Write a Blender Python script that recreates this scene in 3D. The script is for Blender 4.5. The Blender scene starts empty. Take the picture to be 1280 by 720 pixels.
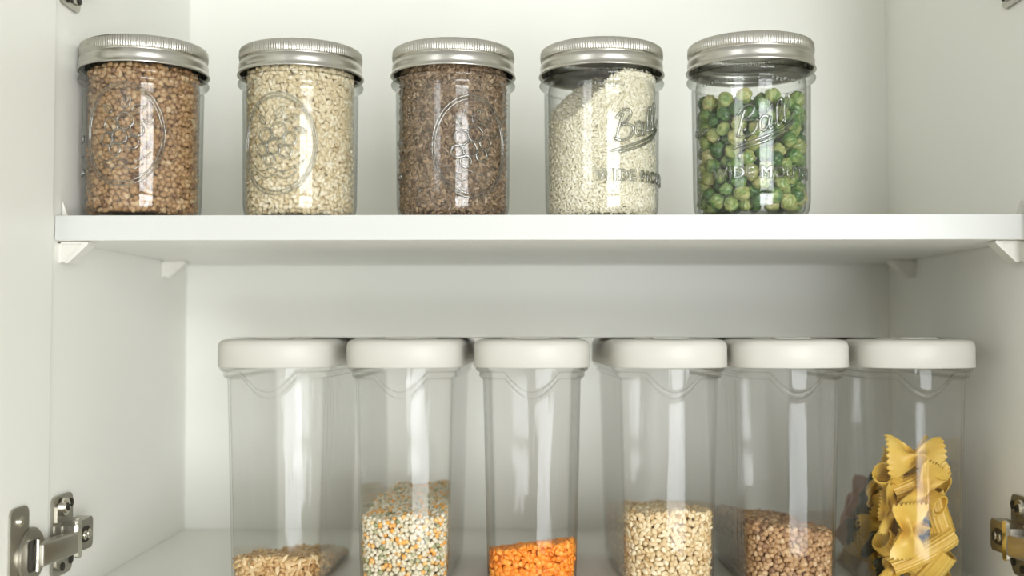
import bpy, bmesh, math, random
import numpy as np
from mathutils import Vector, Matrix, Euler

random.seed(7)
rng = np.random.default_rng(11)
PI = math.pi
SC = bpy.context.scene
COL = SC.collection
MM = 0.001

# ------------------------------------------------------------------ camera
F_PX = 1360.0
CAM_Z = 1.20
cam_d = bpy.data.cameras.new('camera')
cam = bpy.data.objects.new('camera', cam_d)
COL.objects.link(cam)
cam.location = (0, 0, CAM_Z)
cam.rotation_euler = (math.radians(90 + 2.15), 0, math.radians(0.84))
cam_d.sensor_width = 36.0
cam_d.lens = F_PX * 36.0 / 1280.0
cam_d.clip_start = 0.01
cam_d.dof.use_dof = True
cam_d.dof.focus_distance = 0.76
cam_d.dof.aperture_fstop = 3.5
SC.camera = cam
CAM_R = cam.rotation_euler.to_matrix()

def at(px, py, y):
    """point of the plane Y = y that lies on the sight line of a pixel of the photograph"""
    d = CAM_R @ Vector(((px - 640) / F_PX, (360 - py) / F_PX, -1.0))
    t = y / d.y
    return Vector((d.x * t, y, CAM_Z + d.z * t))

# ------------------------------------------------------------------ materials
def srgb(h):
    h = h.lstrip('#')
    o = []
    for i in (0, 2, 4):
        c = int(h[i:i + 2], 16) / 255
        o.append(c / 12.92 if c <= .04045 else ((c + .055) / 1.055) ** 2.4)
    return (*o, 1)

def principled(name, color=(.8, .8, .8, 1), rough=.5, metal=0., spec=.5, coat=0., sss=0.):
    m = bpy.data.materials.new(name)
    m.use_nodes = True
    b = m.node_tree.nodes['Principled BSDF']
    b.inputs['Base Color'].default_value = color
    b.inputs['Roughness'].default_value = rough
    b.inputs['Metallic'].default_value = metal
    b.inputs['Specular IOR Level'].default_value = spec
    b.inputs['Coat Weight'].default_value = coat
    if sss:
        b.inputs['Subsurface Weight'].default_value = sss
        b.inputs['Subsurface Radius'].default_value = (.004, .003, .002)
        b.inputs['Subsurface Scale'].default_value = 1
    return m, m.node_tree, b

def noise_bump(nt, b, scale, strength, dist=.001, detail=3, stretch=None):
    tc = nt.nodes.new('ShaderNodeTexCoord')
    n = nt.nodes.new('ShaderNodeTexNoise')
    n.inputs['Scale'].default_value = scale
    n.inputs['Detail'].default_value = detail
    if stretch:
        mp = nt.nodes.new('ShaderNodeMapping')
        mp.inputs['Scale'].default_value = stretch
        nt.links.new(tc.outputs['Object'], mp.inputs['Vector'])
        nt.links.new(mp.outputs['Vector'], n.inputs['Vector'])
    else:
        nt.links.new(tc.outputs['Object'], n.inputs['Vector'])
    bp = nt.nodes.new('ShaderNodeBump')
    bp.inputs['Strength'].default_value = strength
    bp.inputs['Distance'].default_value = dist
    nt.links.new(n.outputs['Fac'], bp.inputs['Height'])
    nt.links.new(bp.outputs['Normal'], b.inputs['Normal'])
    return n

def ramp_color(nt, b, fac_socket, stops):
    r = nt.nodes.new('ShaderNodeValToRGB')
    els = r.color_ramp.elements
    els[0].position, els[0].color = stops[0][0], srgb(stops[0][1])
    els[1].position, els[1].color = stops[-1][0], srgb(stops[-1][1])
    for p, c in stops[1:-1]:
        e = els.new(p)
        e.color = srgb(c)
    nt.links.new(fac_socket, r.inputs['Fac'])
    nt.links.new(r.outputs['Color'], b.inputs['Base Color'])
    return r

def white_board(name, c='#EFEFE8', rough=.42):
    m, nt, b = principled(name, srgb(c), rough)
    n = noise_bump(nt, b, 260, .05, .0004)
    tc = [x for x in nt.nodes if x.type == 'TEX_COORD'][0]
    n2 = nt.nodes.new('ShaderNodeTexNoise')
    n2.inputs['Scale'].default_value = 6
    nt.links.new(tc.outputs['Object'], n2.inputs['Vector'])
    a = srgb(c)
    r = nt.nodes.new('ShaderNodeValToRGB')
    r.color_ramp.elements[0].color = (a[0] * .97, a[1] * .97, a[2] * .96, 1)
    r.color_ramp.elements[1].color = a
    nt.links.new(n2.outputs['Fac'], r.inputs['Fac'])
    nt.links.new(r.outputs['Color'], b.inputs['Base Color'])
    return m

M = {}
M['board'] = white_board('white_melamine')
M['shelf'] = white_board('white_shelf_laminate', '#EFEFEA', .38)
M['door'] = white_board('white_door_laminate', '#ECECE4', .4)
M['bracket'] = principled('white_plastic', srgb('#DFDDD4'), .35)[0]
M['lidwhite'] = white_board('ivory_plastic', '#CAC8BF', .42)
M['flap'] = principled('grey_plastic', srgb('#C9C7BC'), .4)[0]

def metal(name, c, rough, scale=400, strength=.06, stretch=None):
    m, nt, b = principled(name, srgb(c), rough, 1.0)
    noise_bump(nt, b, scale, strength, .0003, 2, stretch)
    return m
M['band'] = metal('satin_tin', '#C4C1B8', .30, 300, .05, (1, 1, 12))
M['nickel'] = metal('nickel_steel', '#ADA99E', .33, 160, .12)
M['steel'] = metal('bright_steel', '#E2DED2', .12)
M['darkhole'] = principled('dark_recess', srgb('#2A261C'), .6)[0]

def clear(name, tint, ior=1.5, edge=(.55, .60, .55), edge_pow=3.0, rough=.01, gain=1.0, ripple=None):
    """clear thin wall: mirror reflection by Fresnel, the rest goes through, tinted where the wall is crossed at a slant"""
    m = bpy.data.materials.new(name)
    m.use_nodes = True
    nt = m.node_tree
    nt.nodes.clear()
    out = nt.nodes.new('ShaderNodeOutputMaterial')
    mix = nt.nodes.new('ShaderNodeMixShader')
    tr = nt.nodes.new('ShaderNodeBsdfTransparent')
    gl = nt.nodes.new('ShaderNodeBsdfGlossy')
    gl.inputs['Roughness'].default_value = rough
    f0 = ((ior - 1) / (ior + 1)) ** 2
    if ripple:       # slight waviness of the moulded wall
        tc = nt.nodes.new('ShaderNodeTexCoord'); mp = nt.nodes.new('ShaderNodeMapping')
        mp.inputs['Scale'].default_value = ripple[0]
        nz = nt.nodes.new('ShaderNodeTexNoise'); nz.inputs['Scale'].default_value = 1; nz.inputs['Detail'].default_value = 1
        bp = nt.nodes.new('ShaderNodeBump'); bp.inputs['Strength'].default_value = ripple[1]; bp.inputs['Distance'].default_value = .001
        nt.links.new(tc.outputs['Object'], mp.inputs['Vector']); nt.links.new(mp.outputs['Vector'], nz.inputs['Vector'])
        nt.links.new(nz.outputs['Fac'], bp.inputs['Height']); nt.links.new(bp.outputs['Normal'], gl.inputs['Normal'])
    lw = nt.nodes.new('ShaderNodeLayerWeight')
    lw.inputs['Blend'].default_value = .5
    pw = nt.nodes.new('ShaderNodeMath'); pw.operation = 'POWER'
    pw.inputs[1].default_value = edge_pow
    nt.links.new(lw.outputs['Facing'], pw.inputs[0])
    mc = nt.nodes.new('ShaderNodeMix'); mc.data_type = 'RGBA'
    mc.inputs[6].default_value = (*tint, 1)
    mc.inputs[7].default_value = (*edge, 1)
    nt.links.new(pw.outputs[0], mc.inputs[0])
    nt.links.new(mc.outputs[2], tr.inputs['Color'])
    mu = nt.nodes.new('ShaderNodeMath'); mu.operation = 'MULTIPLY'
    mu.use_clamp = True
    mu.inputs[1].default_value = gain
    p5 = nt.nodes.new('ShaderNodeMath'); p5.operation = 'POWER'
    p5.inputs[1].default_value = 5.0
    nt.links.new(lw.outputs['Facing'], p5.inputs[0])
    ma = nt.nodes.new('ShaderNodeMath'); ma.operation = 'MULTIPLY_ADD'
    ma.inputs[1].default_value = 1 - f0; ma.inputs[2].default_value = f0
    nt.links.new(p5.outputs[0], ma.inputs[0])
    nt.links.new(ma.outputs[0], mu.inputs[0])
    nt.links.new(mu.outputs[0], mix.inputs[0])
    nt.links.new(tr.outputs[0], mix.inputs[1])
    nt.links.new(gl.outputs[0], mix.inputs[2])
    nt.links.new(mix.outputs[0], out.inputs['Surface'])
    return m
def real_glass(name, color, ior=1.45, rough=0.):
    m = bpy.data.materials.new(name)
    m.use_nodes = True
    nt = m.node_tree
    nt.nodes.clear()
    out = nt.nodes.new('ShaderNodeOutputMaterial')
    g = nt.nodes.new('ShaderNodeBsdfGlass')
    g.inputs['Color'].default_value = (*color, 1)
    g.inputs['IOR'].default_value = ior
    g.inputs['Roughness'].default_value = rough
    nt.links.new(g.outputs[0], out.inputs['Surface'])
    return m
M['glass'] = clear('jar_glass', (.985, .99, .985), 1.58, (.20, .23, .19), 3.4, .012, 1.0, ((60, 60, 45), .18))
M['emboss'] = clear('embossed_glass', (.88, .89, .87), 1.6, (.10, .11, .09), 1.4, .03, 2.6)
M['acrylic'] = clear('clear_acrylic', (.999, .999, .998), 1.26, (.80, .80, .77), 5.0, .035, 1.0, ((170, 170, 6), .55))

def grain_mat(name, stops, rough=.45, coat=0., sss=0.):
    m, nt, b = principled(name, (.8, .6, .4, 1), rough, coat=coat, sss=sss)
    a = nt.nodes.new('ShaderNodeAttribute')
    a.attribute_name = 'tone'
    ramp_color(nt, b, a.outputs['Fac'], stops)
    return m
M['buckwheat'] = grain_mat('roasted_buckwheat', [(0, '#70503A'), (.3, '#A17C54'), (.7, '#B8946A'), (1, '#D4BA94')])
M['barley'] = grain_mat('pale_barley', [(0, '#B59B70'), (.15, '#D3C09A'), (.6, '#E0D1B0'), (1, '#EDE4CE')])
M['flax'] = grain_mat('brown_linseed', [(0, '#4A3A2A'), (.3, '#78614A'), (.7, '#957C61'), (1, '#B9A183')], .3)
M['rice'] = grain_mat('white_rice', [(0, '#C2B692'), (.1, '#DAD1B4'), (.6, '#E9E2CC'), (1, '#F4F0E2')])
M['spelt'] = grain_mat('spelt_grain', [(0, '#8A6232'), (.3, '#BC9460'), (.7, '#D6B684'), (1, '#EAD5AC')])
M['lentil'] = grain_mat('orange_lentil', [(0, '#D06A12'), (.3, '#EE8A20'), (.7, '#FA9E34'), (1, '#FFB658')])
M['wheatgrain'] = grain_mat('wheat_grain', [(0, '#A07840'), (.2, '#CDB080'), (.6, '#DEC9A0'), (1, '#EEE2C4')])
M['pearl'] = grain_mat('mixed_pearls', [(0, '#8E9068'), (.12, '#A3A57C'), (.24, '#BAB792'), (.25, '#D3C9AC'), (.68, '#E2D9C2'),
                                        (.74, '#E8D2A6'), (.80, '#E9BC74'), (1, '#E9A445')], .5)
for n_ in M['pearl'].node_tree.nodes:
    if n_.type == 'VALTORGB': n_.color_ramp.interpolation = 'LINEAR'

def pea_mat():
    m, nt, b = principled('dried_green_pea', (.2, .4, .1, 1), .32, coat=.25)
    tc = nt.nodes.new('ShaderNodeTexCoord')
    oi = nt.nodes.new('ShaderNodeObjectInfo')
    n = nt.nodes.new('ShaderNodeTexNoise')
    n.noise_dimensions = '4D'
    n.inputs['Scale'].default_value = 130
    n.inputs['Detail'].default_value = 2
    nt.links.new(tc.outputs['Object'], n.inputs['Vector'])
    mw = nt.nodes.new('ShaderNodeMath'); mw.operation = 'MULTIPLY'; mw.inputs[1].default_value = 40
    nt.links.new(oi.outputs['Random'], mw.inputs[0])
    nt.links.new(mw.outputs[0], n.inputs['W'])
    ad = nt.nodes.new('ShaderNodeMath'); ad.operation = 'MULTIPLY_ADD'
    ad.inputs[1].default_value = .55; ad.inputs[2].default_value = -.27
    nt.links.new(oi.outputs['Random'], ad.inputs[0])
    s = nt.nodes.new('ShaderNodeMath'); s.operation = 'ADD'
    nt.links.new(n.outputs['Fac'], s.inputs[0]); nt.links.new(ad.outputs[0], s.inputs[1])
    ramp_color(nt, b, s.outputs[0], [(.22, '#2D5424'), (.40, '#4A7335'), (.52, '#7C9550'), (.68, '#A3A866'), (.85, '#B9AF7C')])
    return m
M['pea'] = pea_mat()

def pasta_mat(name, stops, rough=.4):
    m, nt, b = principled(name, (.9, .7, .2, 1), rough)
    tc = nt.nodes.new('ShaderNodeTexCoord')
    n = nt.nodes.new('ShaderNodeTexNoise'); n.inputs['Scale'].default_value = 60
    nt.links.new(tc.outputs['Object'], n.inputs['Vector'])
    ramp_color(nt, b, n.outputs['Fac'], stops)
    return m
M['pasta'] = pasta_mat('semolina_pasta', [(.3, '#D2A63E'), (.6, '#DDB957'), (.8, '#E6CA7C')])
M['pasta_dark'] = pasta_mat('spinach_pasta', [(.3, '#2E3328'), (.6, '#3F4536'), (.8, '#555A48')])
M['pasta_red'] = pasta_mat('tomato_pasta', [(.3, '#A5623C'), (.6, '#B97B55'), (.8, '#C89170')])

# ------------------------------------------------------------------ helpers
def mesh_obj(name, verts, faces, mat, parent=None, smooth=True, loc=None):
    me = bpy.data.meshes.new(name)
    me.from_pydata([tuple(v) for v in verts], [], faces)
    me.update()
    if smooth:
        me.shade_smooth()
    if mat: me.materials.append(mat)
    o = bpy.data.objects.new(name, me)
    COL.objects.link(o)
    if parent: o.parent = parent
    if loc is not None: o.location = loc
    return o

def bm_obj(name, bm, mat, parent=None, smooth=False, angle=None):
    me = bpy.data.meshes.new(name)
    bmesh.ops.recalc_face_normals(bm, faces=bm.faces)
    bm.to_mesh(me); bm.free()
    if smooth: me.shade_smooth()
    if angle is not None:
        me.shade_smooth()
        me.set_sharp_from_angle(angle=math.radians(angle))
    if mat: me.materials.append(mat)
    o = bpy.data.objects.new(name, me)
    COL.objects.link(o)
    if parent: o.parent = parent
    return o

def empty(name, loc=(0, 0, 0), rz=0.):
    o = bpy.data.objects.new(name, None)
    o.empty_display_size = .02
    COL.objects.link(o)
    o.location = loc
    o.rotation_euler = (0, 0, rz)
    return o

def tag(o, label=None, cat=None, group=None, kind=None):
    if label: o['label'] = label
    if cat: o['category'] = cat
    if group: o['group'] = group
    if kind: o['kind'] = kind
    return o

def box(bm, x0, x1, y0, y1, z0, z1, bev=0., seg=2, mat=None):
    r = bmesh.ops.create_cube(bm, size=1)
    vs = r['verts']
    for v in vs:
        v.co = Vector(((x0 + x1) / 2 + v.co.x * (x1 - x0), (y0 + y1) / 2 + v.co.y * (y1 - y0), (z0 + z1) / 2 + v.co.z * (z1 - z0)))
    if bev:
        es = list({e for v in vs for e in v.link_edges})
        r2 = bmesh.ops.bevel(bm, geom=es, offset=bev, segments=seg, affect='EDGES', profile=.5)
        vs = list({v for f in r2['faces'] for v in f.verts} | {v for v in vs if v.is_valid})
    if mat is not None:
        for v in vs: v.co = mat @ v.co
    return vs

def prism(bm, pts, depth, M4):
    """extrude a 2D outline (x,y) by depth along +z, placed by M4"""
    lo = [bm.verts.new(M4 @ Vector((p[0], p[1], 0))) for p in pts]
    hi = [bm.verts.new(M4 @ Vector((p[0], p[1], depth))) for p in pts]
    n = len(pts)
    bm.faces.new(lo[::-1]); bm.faces.new(hi)
    for i in range(n):
        j = (i + 1) % n
        bm.faces.new((lo[i], lo[j], hi[j], hi[i]))

def rrect(w, h, r, seg=5, cx=0, cy=0):
    p = []
    for (sx, sy, a0) in ((1, 1, 0), (-1, 1, 90), (-1, -1, 180), (1, -1, 270)):
        for k in range(seg + 1):
            a = math.radians(a0 + 90 * k / seg)
            p.append((cx + sx * (w / 2 - r) + r * math.cos(a), cy + sy * (h / 2 - r) + r * math.sin(a)))
    return p

def cyl(bm, r, depth, M4, seg=28, r2=None):
    bmesh.ops.create_cone(bm, cap_ends=True, segments=seg, radius1=r, radius2=r if r2 is None else r2, depth=depth, matrix=M4)

def lathe_data(profile, seg=96, fr=None, closed=False):
    """profile [(r,z)] -> verts, faces; fr(r,z,theta)->r"""
    V = []; Fc = []
    n = len(profile)
    for k in range(seg):
        t = 2 * PI * k / seg
        for (r, z) in profile:
            rr = fr(r, z, t) if fr else r
            V.append((rr * math.cos(t), rr * math.sin(t), z))
    for k in range(seg):
        k2 = (k + 1) % seg
        for i in range(n - 1 + (1 if closed else 0)):
            i2 = (i + 1) % n
            Fc.append((k * n + i, k2 * n + i, k2 * n + i2, k * n + i2))
    return V, Fc

def smooth_profile(pts, sub=4):
    """Catmull-Rom through the points"""
    P = [np.array(p, float) for p in pts]
    P = [P[0]] + P + [P[-1]]
    out = []
    for i in range(1, len(P) - 2):
        for k in range(sub):
            t = k / sub
            a, b, c, d = P[i - 1], P[i], P[i + 1], P[i + 2]
            out.append(tuple(.5 * (2 * b + (c - a) * t + (2 * a - 5 * b + 4 * c - d) * t * t + (3 * b - a - 3 * c + d) * t ** 3)))
    out.append(tuple(P[-2]))
    return out

# ------------------------------------------------------------------ the cabinet
X_L, X_R = at(68, 300, .738).x, at(1288, 300, .738).x
Y_SHELF, Y_BACK, Y_FRONT = .738, 1.028, .730
Z_FLOOR = at(660, 662, Y_BACK).z
Z_SHELF = at(640, 268.3, Y_SHELF).z
Z_SHELF0 = at(640, 300.0, Y_SHELF).z
Z_TOP = CAM_Z + .47
TH = .018
print('X', X_L, X_R, 'Z', Z_FLOOR - CAM_Z, Z_SHELF - CAM_Z, Z_SHELF0 - CAM_Z)

cab = empty('kitchen_cabinet', ((X_L + X_R) / 2, Y_BACK, Z_FLOOR - TH))
tag(cab, 'white open wall cabinet holding the shelf, jars and canisters', 'cabinet')
def cpart(name, x0, x1, y0, y1, z0, z1, mat=None, parent=None, bev=.0008):
    bm = bmesh.new()
    box(bm, x0, x1, y0, y1, z0, z1, bev)
    o = bm_obj(name, bm, mat or M['board'], None, False)
    if parent is None: parent = cab
    o.parent = parent
    o.matrix_parent_inverse = Matrix.Translation(-Vector(cab.location))
    return o
cpart('side_panel', X_L - TH, X_L, Y_FRONT, Y_BACK, Z_FLOOR - TH, Z_TOP + TH)
cpart('side_panel', X_R, X_R + TH, Y_FRONT, Y_BACK, Z_FLOOR - TH, Z_TOP + TH)
cpart('back_panel', X_L - TH, X_R + TH, Y_BACK, Y_BACK + .008, Z_FLOOR - TH, Z_TOP + TH)
cpart('bottom_panel', X_L, X_R, Y_FRONT, Y_BACK, Z_FLOOR - TH, Z_FLOOR)
cpart('top_panel', X_L, X_R, Y_FRONT, Y_BACK, Z_TOP, Z_TOP + TH)

shelf_bm = bmesh.new()
box(shelf_bm, X_L + .0006, X_R - .0006, Y_SHELF, Y_BACK - .001, Z_SHELF0, Z_SHELF, .0009, 3)
shelf = bm_obj('shelf', shelf_bm, M['shelf'], None)
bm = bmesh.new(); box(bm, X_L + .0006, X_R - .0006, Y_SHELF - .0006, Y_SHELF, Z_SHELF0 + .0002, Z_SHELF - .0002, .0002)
M['edge'] = white_board('glare_offset_white', '#D2D3CF', .35)  # front edge coloured darker than the board to offset the strong light on it
eb = bm_obj('glare_offset_edge_band', bm, M['edge'], shelf)
tag(shelf, 'white laminated shelf board carrying the five lidded glass jars', 'shelf')

# shelf brackets: a plate on the wall, a ribbed triangular gusset under the board and a thin fin above it
def bracket(side, y):
    bm = bmesh.new()
    x0 = X_L if side < 0 else X_R
    s = 1 if side < 0 else -1
    zt = Z_SHELF0
    xa, xb = sorted((x0, x0 + s * .0025))
    box(bm, xa, xb, y, y + .012, zt - .0150, zt - .0002, .0006)
    xa, xb = sorted((x0, x0 + s * .0210))
    box(bm, xa, xb, y, y + .012, zt - .0022, zt - .0002, .0006)
    tri = [(0, 0), (s * .0185, 0), (s * .0185, -.0016), (s * .0052, -.0140), (0, -.0140)]
    M4 = Matrix(((1, 0, 0, x0), (0, 0, -1, y + .0112), (0, 1, 0, zt - .0002), (0, 0, 0, 1)))
    prism(bm, tri, .0104, M4)
    # raised rib along the sloping edge
    tri = [(s * .0212, -.0002), (s * .0180, -.0002), (s * .0048, -.0150), (s * .0074, -.0150), (s * .0212, -.0020)]
    M4 = Matrix(((1, 0, 0, x0), (0, 0, -1, y + .0126), (0, 1, 0, zt - .0002), (0, 0, 0, 1)))
    prism(bm, tri, .0132, M4)
    o = bm_obj('shelf_bracket', bm, M['bracket'], None)
    o.parent = cab; o.matrix_parent_inverse = Matrix.Translation(-Vector(cab.location))
    # fin above the board
    bm = bmesh.new()
    tri = [(s * .0012, 0), (s * .0052, 0), (s * .0042, .0025), (s * .0018, .0100), (s * .0012, .0100)]
    M4 = Matrix(((1, 0, 0, x0), (0, 0, -1, y + .005), (0, 1, 0, Z_SHELF + .0001), (0, 0, 0, 1)))
    prism(bm, tri, .0014, M4)
    f = bm_obj('fin', bm, M['bracket'], o)
    return o
for sd, yy in ((-1, .7435), (1, .7435), (-1, .955), (1, .955)):
    bracket(sd, yy)

# ------------------------------------------------------------------ doors with hinges
def slot_head(bm, c, r, nrm_axis, s, depth=.0012):
    """pan screw head seen along the x axis"""
    R = Matrix.Rotation(PI / 2, 4, 'Y')
    cyl(bm, r, depth, Matrix.Translation(c) @ R, 24, None)
    cyl(bm, r * .72, depth * .5, Matrix.Translation(Vector(c) + Vector((s * depth * .7, 0, 0))) @ R, 24, None)

def make_hinge(side, z, y0=.7375):
    """mounting plate and arm on the inner face of a side panel"""
    s = 1 if side < 0 else -1
    x0 = X_L if side < 0 else X_R
    T = Matrix.Translation((x0, y0, z))
    base = Matrix(((0, 0, s, 0), (1, 0, 0, 0), (0, 1, 0, 0), (0, 0, 0, 1)))   # outline (x,y)->(Y,Z), depth->X
    bm = bmesh.new()
    prism(bm, rrect(.032, .055, .0055, 5, .0165, 0), .0022, T @ base)
    prism(bm, rrect(.0245, .0455, .003, 4, .0165, 0), .0034, T @ base)
    # raised bridge between plate and arm
    prism(bm, rrect(.030, .022, .003, 4, .0170, -.001), .0070, T @ base)
    bmesh.ops.bevel(bm, geom=[e for e in bm.edges if e.is_manifold and e.calc_face_angle(0) > .9], offset=.0005, segments=2, affect='EDGES')
    pl = bm_obj('hinge', bm, M['nickel'], None, angle=35)
    pl.parent = cab; pl.matrix_parent_inverse = Matrix.Translation(-Vector(cab.location))
    for (dy, dz, r) in ((.0145, .0195, .0062), (.0265, .0205, .0030), (.0135, -.0215, .0030), (.0270, -.0185, .0036)):
        bm = bmesh.new()
        big = r > .005
        slot_head(bm, T @ Vector((s * (.0042 if big else .0036), dy, dz)), r, 'x', s, .0022 if big else .0008)
        sc_ = bm_obj('screw', bm, M['steel'] if big else M['darkhole'], pl, angle=35)
        if big:
            bm = bmesh.new()
            for a in (0, 90):
                box(bm, -.0006, .0006, -.0028, .0028, -.0006, .0006, 0, mat=T @ Matrix.Translation((s * .0064, dy, dz)) @ Matrix.Rotation(math.radians(a + 20), 4, 'X'))
            q = bm_obj('screw_cross', bm, M['darkhole'], pl)
        # arm: folded channel that widens towards the rear
    bm = bmesh.new()
    arm = [(.000, .0085), (.008, .0100), (.018, .0105), (.0300, .0110), (.0325, .0085), (.0325, -.0085), (.0300, -.0110), (.018, -.0105), (.008, -.0100), (.000, -.0085)]
    prism(bm, [(p[0] + .004, p[1]) for p in arm], .0105, T @ Matrix.Translation((s * .0045, 0, -.001)) @ base)
    bmesh.ops.bevel(bm, geom=[e for e in bm.edges if e.calc_face_angle(0) > .9], offset=.0012, segments=2, affect='EDGES')
    a_ = bm_obj('hinge_arm', bm, M['nickel'], pl, angle=35)
    bm = bmesh.new()
    prism(bm, rrect(.0145, .0110, .0050, 6, .0235, -.001), .0006, T @ Matrix.Translation((s * .0148, 0, 0)) @ base)
    q = bm_obj('slot', bm, M['darkhole'], pl)
    for dy, r in ((.0200, .0032), (.0270, .0036)):
        bm = bmesh.new()
        slot_head(bm, T @ Vector((s * .0158, dy, -.001)), r, 'x', s, .0014)
        q = bm_obj('adjusting_screw', bm, M['steel'], pl, angle=35)
    # clamp strap folded round the front of the arm
    bm = bmesh.new()
    prism(bm, rrect(.0065, .0270, .002, 3, .0110, -.0015), .0022, T @ Matrix.Translation((s * .0142, 0, 0)) @ base)
    q = bm_obj('clamp_strap', bm, M['steel'], pl, angle=35)
    return pl

DOOR_TH = .018
def make_door(side, angle, hinge_zs):
    """door leaf built closed-to-open: local x runs away from the hinge edge, local y is the inner face normal"""
    s = 1 if side < 0 else -1
    edge_x = at(66.5, 360, .728).x if side < 0 else X_R - .004
    piv = empty('door_pivot', (edge_x, .727, 0), 0)
    bpy.data.objects.remove(piv)
    H0, H1 = Z_FLOOR - TH, Z_TOP + TH
    W = (X_R - X_L) / 2 + .016
    # local frame: u = along the leaf away from hinge, n = inner face normal
    a = math.radians(angle)
    u = Vector((-s * math.sin(a - PI / 2), -math.cos(a - PI / 2), 0))
    n = Vector((s * math.cos(a - PI / 2), -math.sin(a - PI / 2), 0)) if True else None
    O = Vector((edge_x, .727, 0))
    Mx = Matrix(((u.x, n.x, 0, O.x), (u.y, n.y, 0, O.y), (0, 0, 1, 0), (0, 0, 0, 1)))
    bm = bmesh.new()
    box(bm, 0, W, -DOOR_TH, 0, H0, H1, .0012, 3, mat=Mx)
    d = bm_obj('door', bm, M['door'], None)
    tag(d)
    d.parent = cab; d.matrix_parent_inverse = Matrix.Translation(-Vector(cab.location))
    inv = Matrix.Translation(-Vector(cab.location))
    for hz in hinge_zs:
        # cup flange on the inner face; outline (x,y)->(u,Z), depth->n
        B = Mx @ Matrix(((1, 0, 0, .028 + .0015), (0, 0, 1, 0), (0, 1, 0, hz), (0, 0, 0, 1)))
        bm = bmesh.new()
        wing = rrect(.024, .066, .006, 6, .013, 0)
        prism(bm, wing, .0016, B)
        q = bm_obj('hinge_cup_plate', bm, M['nickel'], d, angle=35)
        bm = bmesh.new()
        R = B @ Matrix.Translation((-.001, 0, .0012))
        cyl(bm, .0178, .0050, R, 48)
        bmesh.ops.bevel(bm, geom=[e for e in bm.edges if e.calc_face_angle(0) > .9], offset=.0012, segments=3, affect='EDGES')
        q = bm_obj('hinge_cup', bm, M['nickel'], d, angle=35)
        bm = bmesh.new()
        prism(bm, rrect(.016, .0200, .003, 4, -.002, 0), .0006, B @ Matrix.Translation((0, 0, .0036)))
        q = bm_obj('cup_recess', bm, M['darkhole'], d)
        for dz in (.024, -.024):
            bm = bmesh.new()
            cyl(bm, .0036, .0014, B @ Matrix.Translation((.013, dz, .0018)), 24)
            cyl(bm, .0022, .0008, B @ Matrix.Translation((.013, dz, .0028)), 24)
            q = bm_obj('screw', bm, M['steel'], d, angle=35)
        # link from cup to the arm on the side panel
        p0 = B @ Vector((-.002, 0, .006))
        p1 = Vector(((X_L if side < 0 else X_R) + s * .0120, .7460, hz - .001))
        d1 = (p1 - p0); L = d1.length
        ez = Vector((0, 0, 1)); ex = d1.normalized(); ey = ez.cross(ex).normalized(); ez2 = ex.cross(ey)
        Lm = Matrix(((ex.x, ey.x, ez2.x, p0.x), (ex.y, ey.y, ez2.y, p0.y), (ex.z, ey.z, ez2.z, p0.z), (0, 0, 0, 1)))
        bm = bmesh.new()
        box(bm, -.001, L, -.0045, .0045, -.0075, .0075, .0015, 3, mat=Lm)
        q = bm_obj('hinge_link', bm, M['nickel'], d, angle=35)
        bm = bmesh.new()
        cyl(bm, .0016, .0200, Matrix.Translation(p0), 16)
        q = bm_obj('hinge_pin', bm, M['steel'], d, angle=35)
    return d

Z_H0 = at(90, 667, .757).z
Z_H1 = at(90, -36, .757).z
for sd in (-1, 1):
    for hz in (Z_H0, Z_H1): make_hinge(sd, hz)
make_door(-1, 91.5, (Z_H0 - .003, Z_H1 - .003))
make_door(1, 106, (Z_H0 - .003, Z_H1 - .003))

# ------------------------------------------------------------------ grains
def ico(sub=2):
    bm = bmesh.new()
    bmesh.ops.create_icosphere(bm, subdivisions=sub, radius=1)
    V = np.array([v.co[:] for v in bm.verts])
    F = np.array([[v.index for v in f.verts] for f in bm.faces])
    bm.free()
    return V, F
ICO_V, ICO_F = ico(2)

def shape_grain(kind):
    V = ICO_V.copy()
    if kind == 'buckwheat':            # three-sided rounded kernel
        t = np.arctan2(V[:, 1], V[:, 0])
        k = 1 - .16 * np.cos(3 * t)
        V[:, 0] *= k; V[:, 1] *= k
        taper = 1 - .28 * np.clip(V[:, 2], -1, 1)
        V[:, 0] *= taper; V[:, 1] *= taper
        S = (2.35, 2.35, 2.0)
    elif kind == 'barley':             # oval grain with a crease
        V[:, 2] -= .12 * np.exp(-(V[:, 1] / .25) ** 2) * (V[:, 2] > 0) * (1 - V[:, 0] ** 2)
        S = (3.0, 1.75, 1.5)
    elif kind == 'wheatgrain':
        V[:, 2] -= .28 * np.exp(-(V[:, 1] / .25) ** 2) * (V[:, 2] > 0) * (1 - V[:, 0] ** 2)
        S = (2.7, 1.8, 1.6)
    elif kind == 'flax':               # flat drop
        V[:, 1] *= 1 - .35 * V[:, 0]
        S = (2.7, 1.35, .6)
    elif kind == 'rice':
        V[:, 1:] *= (1 - .12 * V[:, :1] ** 2)
        S = (2.9, .95, .85)
    elif kind == 'spelt':              # pointed
        V[:, 1:] *= (1 - .35 * V[:, :1] ** 2) + .1
        V[:, 2] -= .25 * np.exp(-(V[:, 1] / .25) ** 2) * (V[:, 2] > 0) * (1 - V[:, 0] ** 2)
        S = (4.2, 1.7, 1.4)
    elif kind == 'lentil':
        S = (2.5, 2.5, 1.25)
    elif kind == 'pearl':
        S = (1.75, 1.75, 1.7)
    return V * np.array(S) * MM, np.array(S) * MM

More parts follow.
